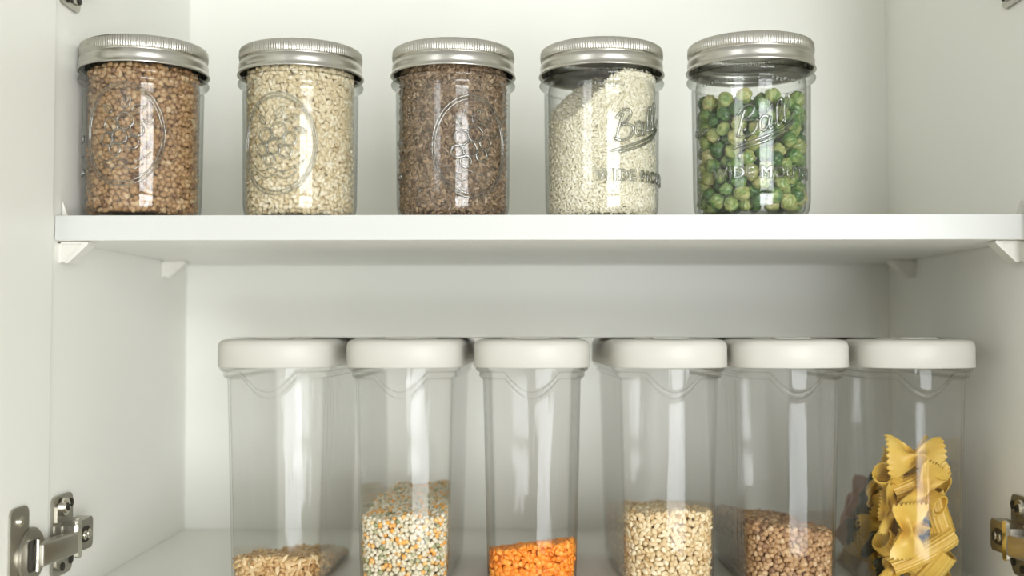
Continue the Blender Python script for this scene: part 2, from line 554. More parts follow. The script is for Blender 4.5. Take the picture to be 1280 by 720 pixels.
def rot_mats(nrm, flat):
    """rotations whose local z is near nrm (flat=1: exactly) and local x is random around it"""
    n = len(nrm)
    z = nrm + rng.normal(0, 1, (n, 3)) * flat
    z /= np.linalg.norm(z, axis=1)[:, None]
    r = rng.normal(0, 1, (n, 3))
    x = r - (r * z).sum(1)[:, None] * z
    x /= np.linalg.norm(x, axis=1)[:, None]
    y = np.cross(z, x)
    return np.stack([x, y, z], axis=2)

def scatter_mesh(name, kind, pos, nrm, mat, tilt, tones, extra=None):
    V0, S = shape_grain(kind)
    n = len(pos)
    R = rot_mats(nrm, tilt)
    sc = rng.normal(1, .09, (n, 1, 3)).clip(.75, 1.25)
    V = np.einsum('nij,nkj->nki', R, V0[None] * sc) + pos[:, None, :]
    m = len(V0)
    F = (ICO_F[None] + (np.arange(n) * m)[:, None, None]).reshape(-1, 3)
    V = V.reshape(-1, 3)
    T = np.repeat(tones, m)
    if extra is not None:
        eV, eF = extra
        eF3 = []
        for f in eF:
            for k in range(1, len(f) - 1): eF3.append((f[0], f[k], f[k + 1]))
        eF3 = np.array(eF3) + len(V)
        V = np.vstack([V, np.array(eV)]); F = np.vstack([F, eF3])
        T = np.concatenate([T, np.full(len(eV), .3)])
    me = bpy.data.meshes.new(name)
    me.vertices.add(len(V)); me.vertices.foreach_set('co', V.astype(np.float32).ravel())
    me.loops.add(len(F) * 3); me.loops.foreach_set('vertex_index', F.astype(np.int32).ravel())
    me.polygons.add(len(F)); me.polygons.foreach_set('loop_start', np.arange(0, len(F) * 3, 3, dtype=np.int32))
    me.update(calc_edges=True)
    me.shade_smooth()
    at_ = me.attributes.new('tone', 'FLOAT', 'POINT')
    at_.data.foreach_set('value', T.astype(np.float32))
    me.materials.append(mat)
    me.validate()
    o = bpy.data.objects.new(name, me)
    COL.objects.link(o)
    return o

def fill(name, kind, mat, outline, z0, top, step, tilt=.35, inset=None, layers=2, tone=None, seg=96):
    """outline(z, theta, inset) -> (x, y) of the inner wall; top(x, y) -> height of the heap"""
    V0, S = shape_grain(kind)
    th = S[2] * 1.0 if inset is None else inset
    P = []; N = []
    for L in range(layers):
        ins = th * (1.0 + 1.1 * L)
        z = z0 + th
        row = 0
        while z < z0 + .30:
            q = np.array([outline(z, t, ins) for t in np.linspace(0, 2 * PI, 181)])
            ds = np.hypot(*np.diff(q, axis=0).T); cum = np.concatenate([[0], np.cumsum(ds)])
            nn = int(cum[-1] / step)
            sj = (np.arange(nn) + (row % 2) * .5 + rng.uniform(-.32, .32, nn)) * cum[-1] / nn
            sj %= cum[-1]
            x = np.interp(sj, cum, q[:, 0]); y = np.interp(sj, cum, q[:, 1])
            zz = z + rng.uniform(-.35, .35, nn) * step
            e = 1e-4
            x2 = np.interp((sj + .001) % cum[-1], cum, q[:, 0]); y2 = np.interp((sj + .001) % cum[-1], cum, q[:, 1])
            tx, ty = x2 - x, y2 - y
            l = np.hypot(tx, ty) + 1e-9
            nr = np.stack([ty / l, -tx / l, np.zeros(nn)], 1)
            hz = np.array([top(a, b) for a, b in zip(x, y)])
            ok = (zz < hz - th * .6) & (zz > z0 + th * .8)
            if not (zz < hz).any(): break
            P.append(np.stack([x, y, zz], 1)[ok]); N.append(nr[ok])
            z += step * .88; row += 1
    # top heap
    q = np.array([outline(z0 + .03, t, 0) for t in np.linspace(0, 2 * PI, 60)])
    xm, ym = np.abs(q[:, 0]).max(), np.abs(q[:, 1]).max()
    for L in range(layers):
        xs = np.arange(-xm, xm, step); ys = np.arange(-ym, ym, step * .88)
        gx, gy = np.meshgrid(xs, ys)
        gx = gx + (np.arange(len(ys))[:, None] % 2) * step * .5
        gx = (gx + rng.uniform(-.35, .35, gx.shape) * step).ravel(); gy = (gy + rng.uniform(-.35, .35, gy.shape) * step).ravel()
        keep = []
        pts = []
        for a, b in zip(gx, gy):
            h = top(a, b)
            t = math.atan2(b, a)
            ox, oy = outline(h, t, th)
            # inside test along the ray (outline is star shaped)
            if a * a + b * b <= (ox * ox + oy * oy) * .99:
                pts.append((a, b, h - th * (.6 + 1.1 * L) + rng.uniform(-.4, .4) * th))
        pts = np.array(pts)
        P.append(pts); N.append(np.tile([0, 0, 1.], (len(pts), 1)))
    pts = []
    for gx_, gy_ in zip(gx, gy):
        t = math.atan2(gy_, gx_); ox, oy = outline(z0 + th, t, th)
        if gx_ ** 2 + gy_ ** 2 <= ox * ox + oy * oy: pts.append((gx_, gy_, z0 + th * 1.05))
    pts = np.array(pts); P.append(pts); N.append(np.tile([0, 0, -1.], (len(pts), 1)))
    P = np.vstack(P); N = np.vstack(N)
    # solid core under the visible grains
    core_in = th * (1.3 + 1.0 * layers)
    zs = np.linspace(0, 1, 14)
    cV = []; cF = []
    ns = 64
    for k, f in enumerate(zs):
        for j in range(ns):
            t = 2 * PI * j / ns
            x, y = outline(z0 + .05, t, core_in)
            h = top(x, y) - th * (1.0 + 1.1 * layers)
            z = z0 + th + (h - z0 - th) * f
            x, y = outline(z, t, core_in)
            cV.append((x, y, z))
    for k in range(len(zs) - 1):
        for j in range(ns):
            j2 = (j + 1) % ns
            cF.append((k * ns + j, k * ns + j2, (k + 1) * ns + j2, (k + 1) * ns + j))
    b0 = (len(zs) - 1) * ns
    c0 = len(cV); cV.append((0, 0, top(0, 0) - th * (1.2 + 1.1 * layers)))
    for j in range(ns): cF.append((b0 + j, b0 + (j + 1) % ns, c0))
    cF.append(tuple(range(ns))[::-1])
    tn = rng.beta(2.2, 2.2, len(P)) if tone is None else tone(len(P))
    return scatter_mesh(name, kind, P, N, mat, tilt, tn, (cV, cF))

# ------------------------------------------------------------------ text and marks moulded into the glass
def text_mesh(body, size, depth):
    cu = bpy.data.curves.new('letters', 'FONT')
    cu.body = body; cu.size = size; cu.extrude = depth * .3; cu.bevel_depth = depth; cu.bevel_resolution = 2
    cu.align_x = 'CENTER'; cu.align_y = 'CENTER'; cu.space_character = 1.12
    cu.offset = 0
    ob = bpy.data.objects.new('letters', cu)
    COL.objects.link(ob)
    dg = bpy.context.evaluated_depsgraph_get(); dg.update()
    me = bpy.data.meshes.new_from_object(ob.evaluated_get(dg))
    V = np.array([v.co[:] for v in me.vertices]); F = [tuple(p.vertices) for p in me.polygons]
    bpy.data.objects.remove(ob); bpy.data.meshes.remove(me); bpy.data.curves.remove(cu)
    # thin long spans so the bend follows the glass
    return V, F

def tube_path(pts, r, closed=False, seg=8):
    """pts [(s, z)] in the plane of the glass -> verts (s, z, out) and faces"""
    P = np.array(pts, float); n = len(P)
    V = []; F = []
    for i in range(n):
        a = P[(i - 1) % n] if (closed or i > 0) else P[i]
        b = P[(i + 1) % n] if (closed or i < n - 1) else P[i]
        t = (b - a); t /= (np.linalg.norm(t) + 1e-9)
        nx = np.array([-t[1], t[0]])
        for k in range(seg):
            an = 2 * PI * k / seg
            rr = r if closed or 0 < i < n - 1 else r * .35
            V.append((P[i][0] + nx[0] * rr * math.cos(an), P[i][1] + nx[1] * rr * math.cos(an), rr * .8 * math.sin(an)))
    for i in range(n if closed else n - 1):
        j = (i + 1) % n
        for k in range(seg):
            k2 = (k + 1) % seg
            F.append((i * seg + k, i * seg + k2, j * seg + k2, j * seg + k))
    return np.array(V), F

def merge(parts):
    V = []; F = []; o = 0
    for v, f in parts:
        V.append(np.array(v)); F += [tuple(i + o for i in q) for q in f]; o += len(v)
    return np.vstack(V), F

def wrap(V, ang, z, R):
    """(s, z, out) in metres -> on a cylinder of radius R; ang 0 faces the viewer (-Y), + to the right"""
    out = []
    for s, zz, o in V:
        t = ang + s / R
        r = R + o
        out.append((r * math.sin(t), -r * math.cos(t), z + zz))
    return out

def cr(pts, sub=6): return smooth_profile(pts, sub)

def oval_emblem():
    W, H = 29 * MM, 36 * MM
    parts = []
    for k in (1.0, .93):
        parts.append(tube_path([(W * k * math.cos(a), H * k * math.sin(a)) for a in np.linspace(0, 2 * PI, 90)[:-1]], .65 * MM, True))
    # a heap of round fruit with two leaves and a ribbon under it
    for (x, y, r) in ((-8, 6, 5.2), (2, 9, 5.6), (10, 3, 4.6), (-2, -2, 5.2), (7, -6, 4.4), (-11, -4, 4.4), (-5, -11, 4)):
        parts.append(tube_path([((x + r * math.cos(a)) * MM, (y + r * math.sin(a)) * MM) for a in np.linspace(0, 2 * PI, 28)[:-1]], .8 * MM, True))
    for (x, y, a0, L) in ((0, 17, 60, 11), (6, 16, 20, 11), (-8, 14, 130, 9), (14, 10, -10, 8)):
        ca, sa = math.cos(math.radians(a0)), math.sin(math.radians(a0))
        leaf = [(0, 0), (L * .3, L * .22), (L * .65, L * .2), (L, 0), (L * .65, -L * .2), (L * .3, -L * .22)]
        pp = cr(leaf + [leaf[0]], 4)
        parts.append(tube_path([((x + p[0] * ca - p[1] * sa) * MM, (y + p[0] * sa + p[1] * ca) * MM) for p in pp], .5 * MM))
        parts.append(tube_path([((x + t * L * ca) * MM, (y + t * L * sa) * MM) for t in np.linspace(0, .9, 8)], .35 * MM))
    parts.append(tube_path([(p[0] * MM, p[1] * MM) for p in cr([(-19, -14), (-12, -19), (-3, -17), (5, -20), (13, -17), (20, -12)], 6)], .55 * MM))
    parts.append(tube_path([(p[0] * MM, p[1] * MM) for p in cr([(-16, -19), (-8, -24), (0, -22), (7, -25), (15, -20)], 6)], .55 * MM))
    return merge(parts)

def script_word():
    """slanting handwritten word of four letters with an underline, as moulded on the jars"""
    B = [[(-20, -9), (-18, -2), (-16, 5), (-14, 10)],
         [(-20, 7), (-16, 11), (-11, 12), (-8, 9), (-10, 5), (-15, 2), (-9, 1), (-6, -3), (-9, -8), (-16, -9), (-21, -6)]]
    a = [[(2, 0), (-1, 2), (-4, -1), (-4, -6), (-1, -8), (2, -4), (3, 1), (2, -4), (3, -8), (6, -6)]]
    l1 = [[(6, -6), (10, 2), (12, 9), (10, 11), (8, 6), (8, -3), (9, -7), (12, -5)]]
    l2 = [[(12, -5), (16, 3), (18, 11), (16, 13), (14, 7), (14, -2), (15, -6), (19, -4), (23, 2)]]
    und = [[(-24, -15), (-12, -14), (2, -12), (14, -9), (22, -5), (14, -11.5), (2, -15), (-10, -16.5), (-18, -17)]]
    parts = []
    for st in B + a + l1 + l2 + und:
        pp = cr(st, 6)
        sl = [((p[0] * .98) * MM, (p[1] + p[0] * .22) * MM) for p in pp]
        parts.append(tube_path(sl, 1.05 * MM))
    return merge(parts)

# ------------------------------------------------------------------ glass jars
H_JAR = .1265
outer = smooth_profile([(0.0, .0022), (.028, .0016), (.0335, .0002), (.0370, .0012), (.0400, .0055), (.0412, .0120), (.0414, .025),
         (.0417, .055), (.0420, .085), (.0421, .0930), (.0419, .0960), (.0427, .0978), (.0448, .0990), (.0457, .1006), (.0450, .1022),
         (.0428, .1034), (.0416, .1050), (.0410, .1078), (.0405, .1200), (.0400, .1228)], 5)
inner = smooth_profile([(.0375, .1228), (.0378, .1075), (.0386, .1000), (.0392, .0930), (.0388, .055), (.0385, .020), (.0380, .0100),
         (.0355, .0045), (.020, .0034), (0., .0034)], 5)

def jar_inner(z, t, ins):
    r = .0388 - ins if z > .018 else .0388 - ins - max(0, .009 - z) * .4
    return r * math.cos(t), r * math.sin(t)

band_prof = [(.0360, .1262), (.0405, .1264), (.0432, .1262), (.0441, .1256), (.0446, .1246), (.0447, .1210), (.0447, .1186), (.0444, .1176),
             (.0436, .1170), (.0438, .1162), (.0447, .1154), (.0450, .1135), (.0450, .1112), (.0448, .1098), (.0452, .1088), (.0460, .1078),
             (.0462, .1070), (.0457, .1065), (.0448, .1068), (.0440, .1080)]

def band_r(r, z, t):
    if .1182 < z < .1250:
        f = min(1, (z - .1182) / .001, (.1250 - z) / .0008)
        return r + .00035 * f * math.cos(150 * t)
    return r

band_mesh = None
def make_jar(cx, cy, label):
    global band_mesh
    root = empty('glass_jar', (cx, cy, Z_SHELF + .0001))
    tag(root, label, 'jar', 'wide lidded glass jars on the shelf')
    if band_mesh is None:
        V, F = lathe_data(outer, 128); b1 = mesh_obj('glass_body', V, F, M['glass'], root)
        V2, F2 = lathe_data(inner, 128)
        # one mesh of outer and inner wall
        n = len(V)
        bpy.data.objects.remove(b1)
        VV = V + V2; FF = F + [tuple(i + n for i in f) for f in F2]
        make_jar.body = mesh_obj('glass_body', VV, FF, M['glass'], root)
        V, F = lathe_data(band_prof, 900, band_r)
        lid = mesh_obj('lid', *lathe_data([(0, .1248), (.030, .1248), (.0345, .1243), (.0350, .1252), (.0375, .1255), (.0375, .1240), (0, .1238)], 96), M['band'], root)
        bd = mesh_obj('screw_band', V, F, M['band'], lid)
        band_mesh = (make_jar.body.data, lid.data, bd.data)
    else:
        for nm, me in zip(('glass_body', 'lid', 'screw_band'), band_mesh):
            o = bpy.data.objects.new(nm, me); COL.objects.link(o)
            if nm == 'screw_band': o.parent = lid
            else: o.parent = root
            if nm == 'lid': lid = o
    return root

EMB = oval_emblem()
SCRIPT = script_word()
WIDE = text_mesh('WIDE MOUTH', .0108, .0006)
def emboss(root, name, VF, ang_deg, z, R=.0421):
    V = wrap(VF[0], math.radians(ang_deg), z, R)
    return mesh_obj(name, V, VF[1], M['emboss'], root)

def jar_at(px, y, label):
    p = at(px, 160, y)
    return make_jar(p.x, y, label)
def face_angle(px, y):           # angle by which "towards the camera" is turned from -Y
    p = at(px, 160, y)
    return math.degrees(math.atan2(-p.x, y))

J = [(180, .784, 'glass jar of toasted brown buckwheat, leftmost jar on the shelf'),
     (376, .796, 'glass jar filled to the lid with pale barley grains'),
     (566.5, .796, 'glass jar filled to the lid with dark brown linseed'),
     (752, .795, 'glass jar of white rice with a sloping empty gap under its lid'),
     (938.5, .782, 'glass jar of green peas, rightmost jar on the shelf')]
jars = [jar_at(*j) for j in J]
fa = [face_angle(j[0], j[1]) for j in J]

for i, (dc, zc) in enumerate(((-20, .057), (-24, .052), (19, .050))):
    emboss(jars[i], 'embossed_emblem', EMB, fa[i] + dc, zc)
for i, dc in ((3, 46), (4, 14)):
    emboss(jars[i], 'embossed_lettering', WIDE, fa[i] + dc, .0290)
    emboss(jars[i], 'embossed_script', SCRIPT, fa[i] + dc - 6 * (i == 3), .066)

def ticks(labels):
    parts = []
    for (txt, z, size) in labels:
        V, F = text_mesh(txt, size, .00045)
        V = V + np.array([0, z, 0]); parts.append((V, F))
    return merge(parts)
MARKS = ticks([('CUP', 0, .0075), ('8', -.0135, .0075), ('–', -.022, .006), ('4', -.0300, .006), ('–', -.0375, .006), ('2', -.0450, .006)])
emboss(jars[4], 'embossed_measures', MARKS, fa[4] - 56, .0600)
MARK2 = ticks([('200', 0, .006), ('–', -.012, .006), ('100', -.0240, .006)])
emboss(jars[2], 'embossed_measures', MARK2, fa[2] - 66, .0550)
emboss(jars[0], 'embossed_measures', MARK2, fa[0] - 78, .0560)
# row of small worn moulding marks round the shoulder
def shoulder_marks(a0, a1, n):
    parts = []
    for k in range(n):
        x = (k - n / 2) * 3.1
        st = random.choice([[(-.9, -1.2), (-.9, 1.2), (.8, .6), (-.6, 0)], [(-.9, 1.2), (0, -1.2), (.9, 1.2)], [(.8, .9), (-.7, .7), (-.8, -.7), (.8, -.9)],
                            [(-.8, -1.2), (0, 1.2), (.8, -1.2)], [(-.9, 1.1), (-.8, -1), (.8, -1), (.9, 1.1)]])
        parts.append(tube_path([((x + p[0]) * MM, p[1] * MM) for p in cr(st, 3)], .45 * MM, seg=6))
    return merge(parts)
SM = shoulder_marks(0, 0, 11)
emboss(jars[3], 'shoulder_marks', SM, fa[3] + 2, .0935, .0423)
emboss(jars[4], 'shoulder_marks', SM, fa[4] - 26, .0935, .0423)
emboss(jars[4], 'shoulder_marks', SM, fa[4] + 32, .0935, .0423)

def in_jar(o, j):
    o.location = jars[j].location
    return o
flat = lambda h: (lambda x, y: h)
def band_tone(n): return rng.beta(2.2, 2.2, n)
Z0 = .0036
o = in_jar(fill('buckwheat_groats', 'buckwheat', M['buckwheat'], jar_inner, Z0, flat(.1075), .0042, .9, .0020), 0)
tag(o, 'toasted brown buckwheat groats packed in the leftmost jar', 'buckwheat', kind='stuff')
o = in_jar(fill('barley_grains', 'barley', M['barley'], jar_inner, Z0, flat(.1090), .0036, .4, .0015), 1)
tag(o, 'pale cream barley grains packed in the second jar from the left', 'barley', kind='stuff')
o = in_jar(fill('linseed', 'flax', M['flax'], jar_inner, Z0, flat(.1090), .0030, .55, .0008, 3), 2)
tag(o, 'small flat dark brown linseed packed in the middle jar', 'linseed', kind='stuff')
def rice_top(x, y):
    return float(np.interp(x + .012 * math.sin(y * 60), [-.040, -.034, -.020, -.006, .005, .04], [.0705, .0735, .0860, .0990, .1050, .1060])) + .004 * math.sin(y * 50 + 1) * (x < 0)
o = in_jar(fill('white_rice', 'rice', M['rice'], jar_inner, Z0, rice_top, .0024, .30, .0009, 3), 3)
tag(o, 'white rice heaped to the right inside the fourth jar', 'rice', kind='stuff')

# ------------------------------------------------------------------ green peas, one by one
def pea_mesh(seed):
    r = np.random.default_rng(seed)
    bm = bmesh.new()
    bmesh.ops.create_icosphere(bm, subdivisions=4, radius=1)
    V = np.array([v.co[:] for v in bm.verts])
    d = np.zeros(len(V))
    for k in range(5):
        ax = r.normal(size=3); ax /= np.linalg.norm(ax)
        d += .045 * np.sin(V @ ax * (3 + 2.5 * k) + r.uniform(0, 6))
    # split skin: a groove along a bent great circle and, on some, an opened lip
    ax = r.normal(size=3); ax /= np.linalg.norm(ax)
    h = V @ ax + .12 * np.sin(3 * V[:, 0] + seed)
    d -= .13 * np.exp(-(h / .055) ** 2)
    if seed % 3 == 0:
        d += .10 * (h > .05) * (h < .5)
    if seed % 4 == 1:
        ax2 = r.normal(size=3); ax2 /= np.linalg.norm(ax2)
        h2 = V @ ax2
        d -= .22 * np.exp(-((h2 - .9) / .25) ** 2)
    V = V * (1 + d)[:, None] * np.array([1, .97, .9]) * 5.6 * MM
    F = [tuple(v.index for v in f.verts) for f in bm.faces]
    bm.free()
    me = bpy.data.meshes.new('green_pea')
    me.from_pydata(V.tolist(), [], F); me.shade_smooth(); me.materials.append(M['pea'])
    return me
PEAS = [pea_mesh(s) for s in range(9)]
pk = []
D = .0101
n_try = 600
rw = .0388 - .0056
for i in range(n_try):
    best = None
    for c in range(40):
        if rng.random() < .55: r_, t = rw, rng.uniform(0, 2 * PI)
        else: r_, t = rw * math.sqrt(rng.random()), rng.uniform(0, 2 * PI)
        x, y = r_ * math.cos(t), r_ * math.sin(t)
        z = Z0 + .0052 + max(0, (r_ - .030)) * .9
        for (a, b, c_) in pk:
            q = D * D - (a - x) ** 2 - (b - y) ** 2
            if q > 0: z = max(z, c_ + math.sqrt(q))
        if best is None or z < best[2]: best = (x, y, z)
    if best[2] > .1010 - (.014 if best[0] < -.012 else 0): break
    pk.append(best)
made = 0
jl = jars[4].location
n_p = 0
zone = lambda z: 'low in' if z < .038 else ('halfway up' if z < .070 else 'near the top of')
for (x, y, z) in pk:
    rr = math.hypot(x, y)
    # the ones the glass shows: next to the wall on the near side, or on top
    if not ((y < .012 and rr > .015) or z > .080): continue
    o = bpy.data.objects.new('green_pea', PEAS[made % 9])
    COL.objects.link(o)
    o.location = jl + Vector((x, y, z))
    o.rotation_euler = tuple(rng.uniform(0, 6.28, 3))
    s = float(rng.uniform(.9, 1.06)); o.scale = (s, s, s)
    tag(o, 'crinkled dried green pea among those %s the rightmost jar' % zone(z), 'pea', 'dried green peas %s the rightmost jar' % zone(z))
    made += 1
print('peas', made, 'of', len(pk))

# ------------------------------------------------------------------ canisters
Z_LT = at(640, 424.5, .765).z - Z_FLOOR        # heights above the cabinet floor
Z_LB = Z_LT - .0200
def outline_table(a, b, R, rc):
    """plan outline: bowed front and back of radius R, flat sides, corner radius rc -> polar table"""
    cx = a - rc
    yb = -b + R
    yc = yb - math.sqrt((R - rc) ** 2 - cx ** 2)
    a1 = math.atan2(cx, yb - yc)                 # where the bow meets the corner
    P = []
    for k in range(60): t = a1 * k / 60; P.append((R * math.sin(t), yb - R * math.cos(t)))
    for k in range(31): t = a1 + (PI / 2 - a1) * k / 30; P.append((cx + rc * math.sin(t), yc - rc * math.cos(t)))
    for k in range(1, 25): P.append((a, yc * (1 - k / 24)))
    Q = P + [(x, -y) for x, y in P[::-1][1:]]
    Q = Q + [(-x, y) for x, y in Q[::-1][1:-1]]
    th = np.unwrap(np.array([math.atan2(y, x) for x, y in Q]))
    r = np.array([math.hypot(x, y) for x, y in Q])
    th = np.concatenate([th, [th[0] + 2 * PI]]); r = np.concatenate([r, [r[0]]])
    return th, r, Q
TAB = {}
def sell(t, a, b, style=(.050, .009), exact=False):
    if not exact: a, b = round(a, 4), round(b, 4)
    key = (a, b, style)
    if key not in TAB: TAB[key] = outline_table(a, b, *style)
    th, r, _ = TAB[key]
    tt = (t - th[0]) % (2 * PI) + th[0]
    rr = float(np.interp(tt, th, r))
    return rr * math.cos(t), rr * math.sin(t)
A_LID, B_LID = .0417, .0950
NLID, NBODY = (.060, .024), (.050, .017)
def body_ab(z):
    f = z / Z_LB
    return .0318 + (.0354 - .0318) * f, .0810 + (.0870 - .0810) * f
def can_inner(z, t, ins):
    a, b = body_ab(max(z, 0))
    k = .0016 + ins
    if z < .008: k += (.008 - z) * .4
    return sell(t, a - k, b - k, NBODY)

def make_canister_meshes():
    _, _, Q = outline_table(.0354, .0870, *NBODY)
    # columns: every vertex of the outline, the bow refined
    ths = [math.atan2(y, x) for x, y in Q]
    NC = len(ths)
    prof = [(-.0040, .0), (-.0016, .02), (-.0006, .10), (.0002, .30), (.0009, .44), (.0018, .50), (.0028, .50), (.0034, .44), (.0041, .48), (.0048, .66), (.0053, .84), (.0062, .93), (.0072, .95)]
    rows_lo = [(0.0, -.004), (.0012, -.0015), (.004, -.0003), (.008, 0), (.03, 0), (.07, 0), (.10, 0), (.125, 0)]
    def surf(off):
        V = []
        for t in ths:
            sn = math.sin(t)
            xc, _ = sell(t, .0354, .0870, NBODY)
            dip = 0
            if sn < 0:
                u = abs(xc) / .0185
                if u < 1: dip = .0138 * math.cos(PI * u / 2) ** .95
            zc = Z_LB - .0078 - dip
            col = []
            for z, k in rows_lo:
                a, b = body_ab(z)
                x, y = sell(t, a + k - off, b + k - off, NBODY, True); col.append((x, y, z + off))
            for dz, k in prof:
                z = zc + dz
                a, b = body_ab(min(z, Z_LB))
                x, y = sell(t, a + (A_LID - .001 - a) * k - off, b + (B_LID - .001 - b) * k - off, (NBODY[0] + (NLID[0] - NBODY[0]) * k, NBODY[1] + (NLID[1] - NBODY[1]) * k), True); col.append((x, y, z))
            a, b = body_ab(Z_LB)
            x, y = sell(t, a + (A_LID - .001 - a) * .95 - off, b + (B_LID - .001 - b) * .95 - off, NLID, True)
            col.append((x, y, Z_LB + .0015 if dip == 0 else Z_LB + .0015))
            V += col
        m = len(rows_lo) + len(prof) + 1
        F = []
        for k in range(NC):
            k2 = (k + 1) % NC
            for i in range(m - 1): F.append((k * m + i, k2 * m + i, k2 * m + i + 1, k * m + i + 1))
        F.append(tuple(k * m for k in range(NC))[::-1])
        return V, F
    V, F = surf(0); V2, F2 = surf(.0014)
    n = len(V)
    body = (V + V2, F + [tuple(i + n for i in f) for f in F2])
    # lid
    lp = [(.0, -.0006, 0), (0, .0, .0006), (0, .0, .0150), (0, -.0006, .0172), (0, -.0018, .0188), (0, -.0034, .0196), (0, -.0060, .0200), (0, -.020, .0200), (0, -.0205, .0204), (0, -.0225, .0206), (0, -.0440, .0206)]
    ip = [(0, -.0030, .0), (0, -.0022, .0004)]
    V = []; rows = [(k, z) for _, k, z in ([(0, -.0030, .012)] + [(0, -.0024, .0)] + lp)]
    NT = 160
    for j in range(NT):
        t = 2 * PI * j / NT
        for k, z in rows:
            x, y = sell(t, A_LID + k, B_LID + k, NLID, True); V.append((x, y, Z_LB + z))
    m = len(rows); F = []
    for j in range(NT):
        j2 = (j + 1) % NT
        for i in range(m - 1): F.append((j * m + i, j2 * m + i, j2 * m + i + 1, j * m + i + 1))
    F.append(tuple(j * m + m - 1 for j in range(NT)))
    F.append(tuple(j * m for j in range(NT))[::-1])
    return body, (V, F)
BODY, LID = make_canister_meshes()
can_meshes = None
def make_canister(cx, cy, rz, label):
    global can_meshes
    root = empty('storage_canister', (cx, cy, Z_FLOOR + .0001), rz)
    tag(root, label, 'canister', 'clear canisters with ivory lids on the cabinet floor')
    if can_meshes is None:
        b = mesh_obj('container_body', *BODY, M['acrylic'], root)
        l = mesh_obj('lid', *LID, M['lidwhite'], root)
        l.data.set_sharp_from_angle(angle=math.radians(50))
        bm = bmesh.new()
        prism(bm, rrect(.027, .034, .004, 5, 0, -.060), .0010, Matrix.Translation((0, 0, Z_LB + .0203)))
        bmesh.ops.bevel(bm, geom=[e for e in bm.edges if e.calc_face_angle(0) > .9], offset=.0004, segments=2, affect='EDGES')
        f = bm_obj('pour_flap', bm, M['flap'], l, angle=35)
        f['label'] = 'grey flap in the ivory lid'
        can_meshes = (b.data, l.data, f.data)
    else:
        l = None
        for nm, me in zip(('container_body', 'lid', 'pour_flap'), can_meshes):
            o = bpy.data.objects.new(nm, me); COL.objects.link(o)
            o.parent = l if nm == 'pour_flap' else root
            if nm == 'lid': l = o
            if nm == 'pour_flap': o['label'] = 'grey flap in the ivory lid'
    return root
Y_CF = .757      # front face of the canister lids
C = [(337, 0, -1.5, 'clear canister with a little spelt grain, leftmost under the shelf'),
     (503, 0, -1.5, 'clear canister of mixed cream, orange and green pearls'),
     (665, 0, 0, 'clear canister with bright orange lentils at the bottom'),
     (837, .0, 2.6, 'clear canister of pale wheat grains, right of the orange lentils'),
     (996, .001, 1.2, 'clear canister of brown buckwheat, left of the pasta'),
     (1161, .0, 0, 'clear canister of yellow bow-tie and tube pasta at the right end')]
cans = []
for px, dy, rz, lab in C:
    p = at(px, 480, Y_CF + dy + .002)
    cans.append(make_canister(p.x, Y_CF + dy + B_LID, math.radians(rz), lab))
    print('can', round(p.x, 4))
def in_can(o, k):
    o.location = cans[k].location; o.rotation_euler = cans[k].rotation_euler
    return o
def hz(y_px, d=.772):  # height above the floor of a photo row at a depth
    return at(640, y_px, d).z - Z_FLOOR
ZB = .0022
def slope(zf, zb, sx=0., amp=.0012):
    def f(x, y):
        u = (y + .085) / .17
        return zf + (zb - zf) * min(1, max(0, u)) + sx * x + amp * math.sin(x * 160 + y * 70)
    return f
o = in_can(fill('spelt_grains', 'spelt', M['spelt'], can_inner, ZB, slope(hz(697), hz(697) - .027), .0040, .45, .0016), 0)
tag(o, 'golden tan spelt grains lying in the leftmost canister', 'spelt', kind='stuff')
def pearl_tone(n):
    u = rng.random(n); t = np.empty(n)
    t[u < .12] = rng.uniform(0, .22, (u < .12).sum())
    m_ = (u >= .12) & (u < .80); t[m_] = rng.uniform(.28, .68, m_.sum())
    m_ = u >= .80; t[m_] = rng.uniform(.76, 1, m_.sum())
    return t
o = in_can(fill('mixed_pearls', 'pearl', M['pearl'], can_inner, ZB, slope(hz(648), hz(648) + .003, .03, .0015), .0034, 1, .0017, 2, pearl_tone), 1)
tag(o, 'tiny round cream, orange and green pearls in the second canister', 'dried pearls', kind='stuff')
o = in_can(fill('orange_lentils', 'lentil', M['lentil'], can_inner, ZB, slope(hz(680), hz(680) - .033, .12), .0042, .5, .0013), 2)
tag(o, 'bright orange split lentils in the third canister', 'lentils', kind='stuff')
o = in_can(fill('wheat_grains', 'wheatgrain', M['wheatgrain'], can_inner, ZB, slope(hz(638), hz(638) - .020), .0037, .6, .0016), 3)
tag(o, 'pale beige wheat grains in the canister right of the lentils', 'wheat', kind='stuff')
o = in_can(fill('buckwheat_groats', 'buckwheat', M['buckwheat'], can_inner, ZB, slope(hz(659), hz(659) - .014, -.13), .0040, .9, .0020), 4)
tag(o, 'brown buckwheat groats in the canister left of the pasta', 'buckwheat', kind='stuff')

